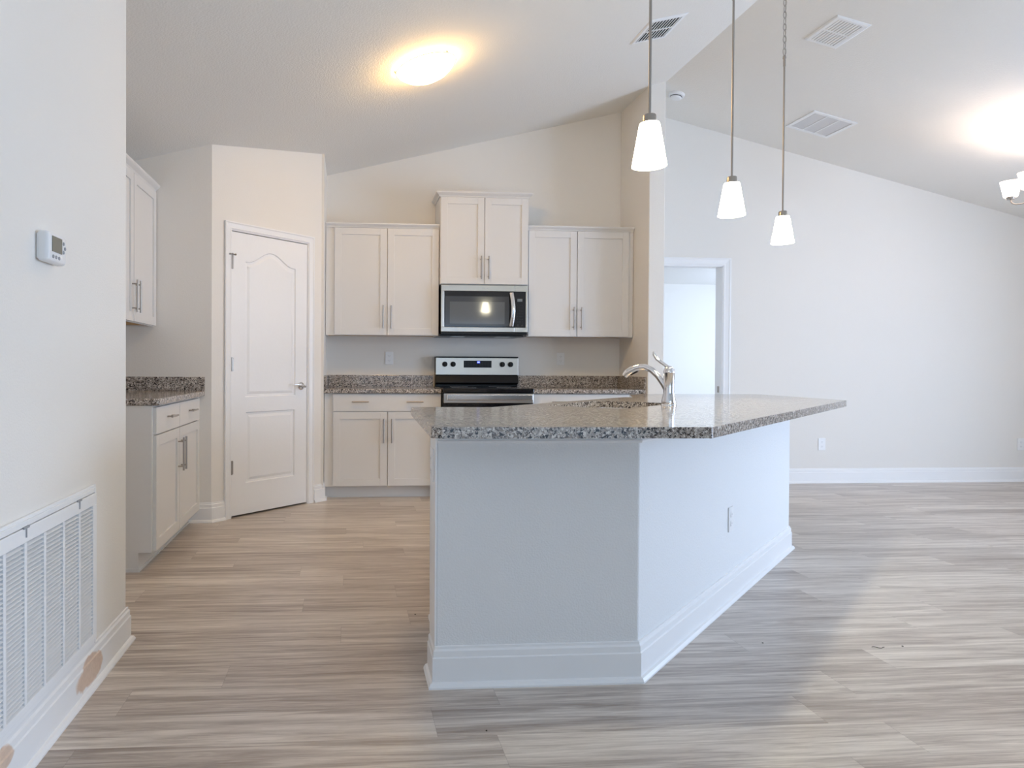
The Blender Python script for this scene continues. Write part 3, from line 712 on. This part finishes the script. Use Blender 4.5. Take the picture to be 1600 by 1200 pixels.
# ------------------------------------------------------------------ return-air grille on the near left wall
def wall_grille():
    Y0, Y1, Z0, Z1 = 1.66, 2.440, 0.141, 0.690
    t = thing('return_air_grille', 'large white louvered return-air grille low on the near left wall', 'air vent', (XL, Y0, 0), math.pi/2)
    W = Y1-Y0
    bars = [y-Y0 for y in (1.795, 1.909, 2.027, 2.158, 2.282, 2.397)]
    # outer border
    m = Mesh(); frame_box(m, 0, W, Z0, Z1, 0.010, -0.010, 0); frame_box(m, 0.008, W-0.008, Z0+0.008, Z1-0.009, 0.016, -0.014, -0.002)
    m.build('border', 'ventwhite', t, bevel=0.002)
    m = Mesh(); zi0, zi1 = Z0+0.0235, Z1-0.027
    zt = zi1-0.040; zb = zi0+0.020
    m.box(0.012, W-0.010, -0.016, -0.004, zt, zi1); m.box(0.012, W-0.010, -0.016, -0.004, zi0, zb); m.box(bars[-1], W-0.010, -0.016, -0.004, zb, zt); m.box(0.012, 0.04, -0.016, -0.004, zb, zt)
    for b in bars[:-1]: m.box(b-0.007, b+0.007, -0.016, -0.004, zb, zt)
    f = m.build('door_frame', 'ventwhite', t, bevel=0.0015)
    m = Mesh(); m.box(0.02, W-0.02, -0.0015, -0.0005, Z0+0.01, Z1-0.01); m.build('duct_shade_sheet', 'ventshadow', t)  # black sheet flat on the wall, paints the shade behind the louvers
    edges = [0.04]+bars
    for a, c in zip(edges, edges[1:]):
        a2_ = a+(0.007 if a != 0.04 else 0); c2_ = c-(0.007 if c != bars[-1] else 0)
        m = Mesh(); n = 36; dz = (zt-zb)/n
        for i in range(n):
            z = zb+i*dz
            m.prism([(-0.0155, z), (-0.0155, z+0.001), (-0.002, z+dz*0.52+0.001), (-0.002, z+dz*0.52)], a2_, c2_, 'x')
        m.build('louver_panel', 'ventwhite', t)
    for b in (bars[1], bars[4]-0.006):
        m = Mesh(); m.box(b-0.016, b+0.016, -0.019, -0.014, zi1-0.002, zi1+0.004); m.box(b-0.002, b+0.002, -0.019, -0.016, zi1-0.026, zi1); m.build('latch', 'grey', t)
wall_grille()

# ------------------------------------------------------------------ ceiling registers and detector
def slope_root(name, label, cat, x, y, kitchen, group=None):
    z = kz(x) if kitchen else gz(x); a = -math.atan(KB) if kitchen else -math.atan(GB)
    o = thing(name, label, cat, (x, y, z), 0, group); o.rotation_euler = (0, a, 0); return o
def register(label, x, y, kitchen, w, l, rows, dark):
    t = slope_root('ceiling_register', label, 'air vent', x, y, kitchen, 'ceiling supply registers')
    m = Mesh(); fw_ = 0.030
    rs = []
    for i, z in ((0, 0), (0.0, -0.003), (0.010, -0.009), (fw_, -0.009), (fw_, -0.001)):
        rs.append([(-w/2+i, -l/2+i, z), (w/2-i, -l/2+i, z), (w/2-i, l/2-i, z), (-w/2+i, l/2-i, z)])
    m.rings(rs, cap=False); m.box(-w/2+fw_, w/2-fw_, -0.006, 0.006, -0.009, -0.003); m.build('frame', 'ventwhite', t)
    m = Mesh(); m.box(-w/2+fw_, w/2-fw_, -l/2+fw_, l/2-fw_, -0.0008, 0.0); m.build('duct_shade_sheet', 'ventshadow', t)  # dark sheet flush with the ceiling, stands in for shade between louvers
    m = Mesh(); n = 9; iw = w-2*fw_; tilt = 0.006 if dark else -0.008; th = 0.0036 if dark else 0.0045
    for i in range(n):
        xx = -iw/2+iw*(i+0.5)/n
        for y0, y1 in ((-l/2+fw_, -0.006), (0.006, l/2-fw_)):
            m.prism([(xx-tilt/2-th, -0.0095), (xx-tilt/2+th, -0.0095), (xx+tilt/2+th, -0.0035), (xx+tilt/2-th, -0.0035)], y0, y1, 'y')
    m.build('louvers', 'ventwhite', t)
    return t
register('white ceiling register with dark slots on the kitchen ceiling beside the first pendant rod', 2.062, 4.505, True, 0.262, 0.335, 2, True)
register('white ceiling register with pale slots high on the great room ceiling', 3.284, 4.455, False, 0.242, 0.335, 2, False)
t = slope_root('return_air_filter_grille', 'white three-panel return grille on the great room ceiling', 'air vent', 4.035, 5.655, False)
m = Mesh(); w_, l_ = 0.395, 0.375
frame_box_pts = (w_/2, l_/2)
m.box(-w_/2, w_/2, -l_/2, -l_/2+0.03, -0.008, 0); m.box(-w_/2, w_/2, l_/2-0.03, l_/2, -0.008, 0)
m.box(-w_/2, -w_/2+0.03, -l_/2+0.03, l_/2-0.03, -0.008, 0); m.box(w_/2-0.03, w_/2, -l_/2+0.03, l_/2-0.03, -0.008, 0)
for k in (-1, 1): m.box(k*0.056-0.006, k*0.056+0.006, -l_/2+0.03, l_/2-0.03, -0.008, 0)
m.build('frame', 'ventwhite', t, bevel=0.0015)
for k in (-1, 0, 1):
    m = Mesh(); m.box(k*0.112-0.049 if k else -0.050, k*0.112+0.049 if k else 0.050, -l_/2+0.03, l_/2-0.03, -0.004, -0.001); m.build('filter_panel', 'filter', t)
t = slope_root('smoke_detector', 'round white smoke detector on the great room ceiling next to the wing wall', 'smoke detector', 2.84, 5.83, False)
m = Mesh(); m.lathe([(0.0, -0.044), (0.038, -0.044), (0.046, -0.038), (0.048, -0.030)][::-1], seg=28); m.lathe([(0.068, -0.0), (0.066, -0.020), (0.058, -0.024), (0.050, -0.024)], seg=28); m.build('housing', 'plastic', t, smooth=True)
m = Mesh(); m.lathe([(0.049, -0.024), (0.045, -0.031)], seg=28); m.build('sensor_slot', 'ventshadow', t)

# ------------------------------------------------------------------ lamps
def point(parent, name, loc, power, color, r):
    l = bpy.data.lights.new(name, 'POINT'); l.energy = power; l.color = color; l.shadow_soft_size = r
    o = bpy.data.objects.new(name, l); COL.objects.link(o); o.parent = parent; o.location = loc; return o
PEND = [((1.040, 2.333), 'nearest and largest-looking pendant lamp with white cone shade, over the island front'),
        ((1.753, 3.054), 'middle pendant lamp of the row over the island, white cone shade'),
        ((2.420, 3.697), 'farthest pendant lamp with white cone shade, hung by a chain above its rod')]
def pendant(label, x, y):
    zc = min(kz(x), 9); t = thing('pendant_lamp', label, 'pendant lamp', (x, y, 1.80), 0, 'pendant lamps over the island')
    H = zc-1.80
    m = Mesh(); m.lathe([(0.0585, 0.0), (0.0345, 0.143), (0.0325, 0.148), (0.010, 0.150), (0.010, 0.147), (0.031, 0.144), (0.0555, 0.001), (0.0585, 0.0)], seg=40)
    m.build('lamp_shade', 'shade', t, smooth=True, label='lit frosted white glass cone')
    m = Mesh(); m.lathe([(0.0, 0.149), (0.0225, 0.149), (0.0215, 0.175), (0.0195, 0.178), (0.0, 0.178)], seg=24); m.build('socket_cap', 'nickel', t, smooth=True)
    m = Mesh(); m.cyl((0, 0, 0.170), (0, 0, 1.025), 0.0048, 12); m.build('rod', 'nickel', t, smooth=True)
    m = Mesh(); m.lathe([(0.0, 1.022), (0.006, 1.022), (0.0095, 1.030), (0.007, 1.045), (0.0, 1.048)], seg=14)
    m.cyl((0, 0, 0.985), (0, 0, 1.02), 0.0065, 12)
    m.build('rod_end', 'nickel', t, smooth=True)
    # chain
    m = Mesh(); z = 1.05; k = 0
    while z < H-0.05:
        pts = []
        for i in range(16):
            a = 2*math.pi*i/16; u = 0.0085*math.cos(a); v = 0.021*math.sin(a)
            pts.append((u, 0, z+0.017+v) if k % 2 == 0 else (0, u, z+0.017+v))
        m.tube(pts, 0.0018, 6, closed=True); z += 0.034; k += 1
    m.cyl((0.003, 0.0, 1.04), (0.003, 0, H-0.02), 0.0012, 6)
    m.build('chain', 'nickel', t, smooth=True)
    m = Mesh(); m.lathe([(0.0, -0.040), (0.02, -0.040), (0.060, -0.016), (0.062, 0.016), (0.0, 0.016)], (0, 0, H), 28, (-KB, 0, 1)); m.build('canopy', 'nickel', t, smooth=True)
    point(t, 'pendant_bulb', (0, 0, 0.05), LIGHT['bulb'], WARM, 0.045)
    return t
for (x, y), lb in PEND: pendant(lb, x, y)

# flush bowl light on the kitchen ceiling
t = slope_root('flush_ceiling_light', 'lit frosted glass bowl light on the kitchen ceiling', 'ceiling light', 0.468, 4.29, True)
m = Mesh(); m.lathe([(0.165, 0.0), (0.165, -0.012), (0.0, -0.012)], seg=48); m.build('base_plate', 'trim', t, smooth=True)
m = Mesh(); m.lathe([(0.187, -0.022), (0.182, -0.032), (0.160, -0.055), (0.125, -0.080), (0.080, -0.098), (0.035, -0.106), (0.0, -0.107)], seg=48); m.build('glass_bowl', 'bowl', t, smooth=True, label='lit frosted glass bowl')
m = Mesh(); m.tube([(0.190*math.cos(2*math.pi*i/64), 0.190*math.sin(2*math.pi*i/64), -0.022) for i in range(64)], 0.0035, 8, closed=True); m.build('retaining_ring', 'nickel', t, smooth=True)
for k in range(3):
    a = math.radians(185+120*k); m = Mesh(); m.lathe([(0.0, -0.030), (0.006, -0.029), (0.009, -0.022), (0.006, -0.012), (0.0, -0.010)], (0.196*math.cos(a), 0.196*math.sin(a), 0), 12); m.build('finial', 'nickel', t, smooth=True)

# chandelier at the right edge
def chandelier():
    cx, cy, zc = 5.184, 4.758, 2.415
    t = thing('chandelier', 'nickel chandelier with upturned lit white glass shades at the right edge', 'chandelier', (cx, cy, zc))
    R = 0.225; H = gz(cx)-zc
    a0 = math.atan2(4.96-cy, 5.065-cx)
    m = Mesh(); m.lathe([(0.0, -0.075), (0.010, -0.07), (0.024, -0.05), (0.024, -0.02), (0.012, -0.005), (0.008, 0.02), (0.008, H-0.03), (0.0, H-0.03)], seg=20); m.build('stem', 'nickel', t, smooth=True)
    m = Mesh(); m.lathe([(0.0, -0.035), (0.02, -0.035), (0.062, -0.012), (0.062, 0.015), (0, 0.015)], (0, 0, H), 28, (-GB, 0, 1)); m.build('canopy', 'nickel', t, smooth=True)
    for k in range(5):
        a = a0+2*math.pi*k/5; c, s = math.cos(a), math.sin(a)
        pr = [(0.02, -0.040), (0.07, -0.045), (0.12, -0.050), (0.165, -0.055), (0.195, -0.053), (0.213, -0.043), (0.222, -0.028), (0.225, -0.008)]
        m = Mesh(); m.tube([(r*c, r*s, z) for r, z in pr], 0.0048, 10); m.build('arm', 'nickel', t, smooth=True)
        m = Mesh(); m.lathe([(0.0, -0.010), (0.024, -0.010), (0.027, 0.002), (0.029, 0.010), (0.0, 0.010)], (R*c, R*s, 0), 24); m.build('socket_cup', 'nickel', t, smooth=True)
        m = Mesh(); m.lathe([(0.0, 0.009), (0.040, 0.009), (0.044, 0.014), (0.066, 0.128), (0.0635, 0.128), (0.042, 0.016), (0.0, 0.012)], (R*c, R*s, 0), 36); m.build('lamp_shade', 'chshade', t, smooth=True, label='lit white glass shade')
    for k in range(5):
        a = a0+2*math.pi*k/5
        point(t, 'chandelier_bulb', (R*math.cos(a), R*math.sin(a), 0.075), LIGHT['chbulb'], CHAN, 0.02)
chandelier()

# ------------------------------------------------------------------ bits on the floor
def bit(label, x, y, r):
    m = Mesh(); n = 7
    pts = [(r*(0.6+0.5*random.random())*math.cos(2*math.pi*i/n), r*(0.6+0.5*random.random())*math.sin(2*math.pi*i/n)) for i in range(n)]
    m.prism(pts, 0.0002, 0.002); o = m.build('floor_debris', 'debris', loc=(x, y, 0)); tag(o, label, 'debris', 'tiny dark bits on the floor')
bit('tiny dark speck on the floor beside the curled hair right of the island', 2.195, 2.567, 0.0045)
bit('tiny dark speck on the floor just below the island angled side', 1.658, 2.632, 0.0035)
bit('tiny dark speck on the floor in front of the island base', 0.421, 2.046, 0.0035)
bit('tiny dark speck on the kitchen floor left of the island', 0.300, 3.03, 0.0035)
m = Mesh(); m.tube([(0.05*i/9-0.025, 0.006*math.sin(i*0.9)-0.001*i, 0.0012) for i in range(10)], 0.0009, 6); tag(m.build('floor_hair', 'debris', loc=(2.09, 2.565, 0)), 'thin dark curled hair lying on the floor right of the island', 'debris')
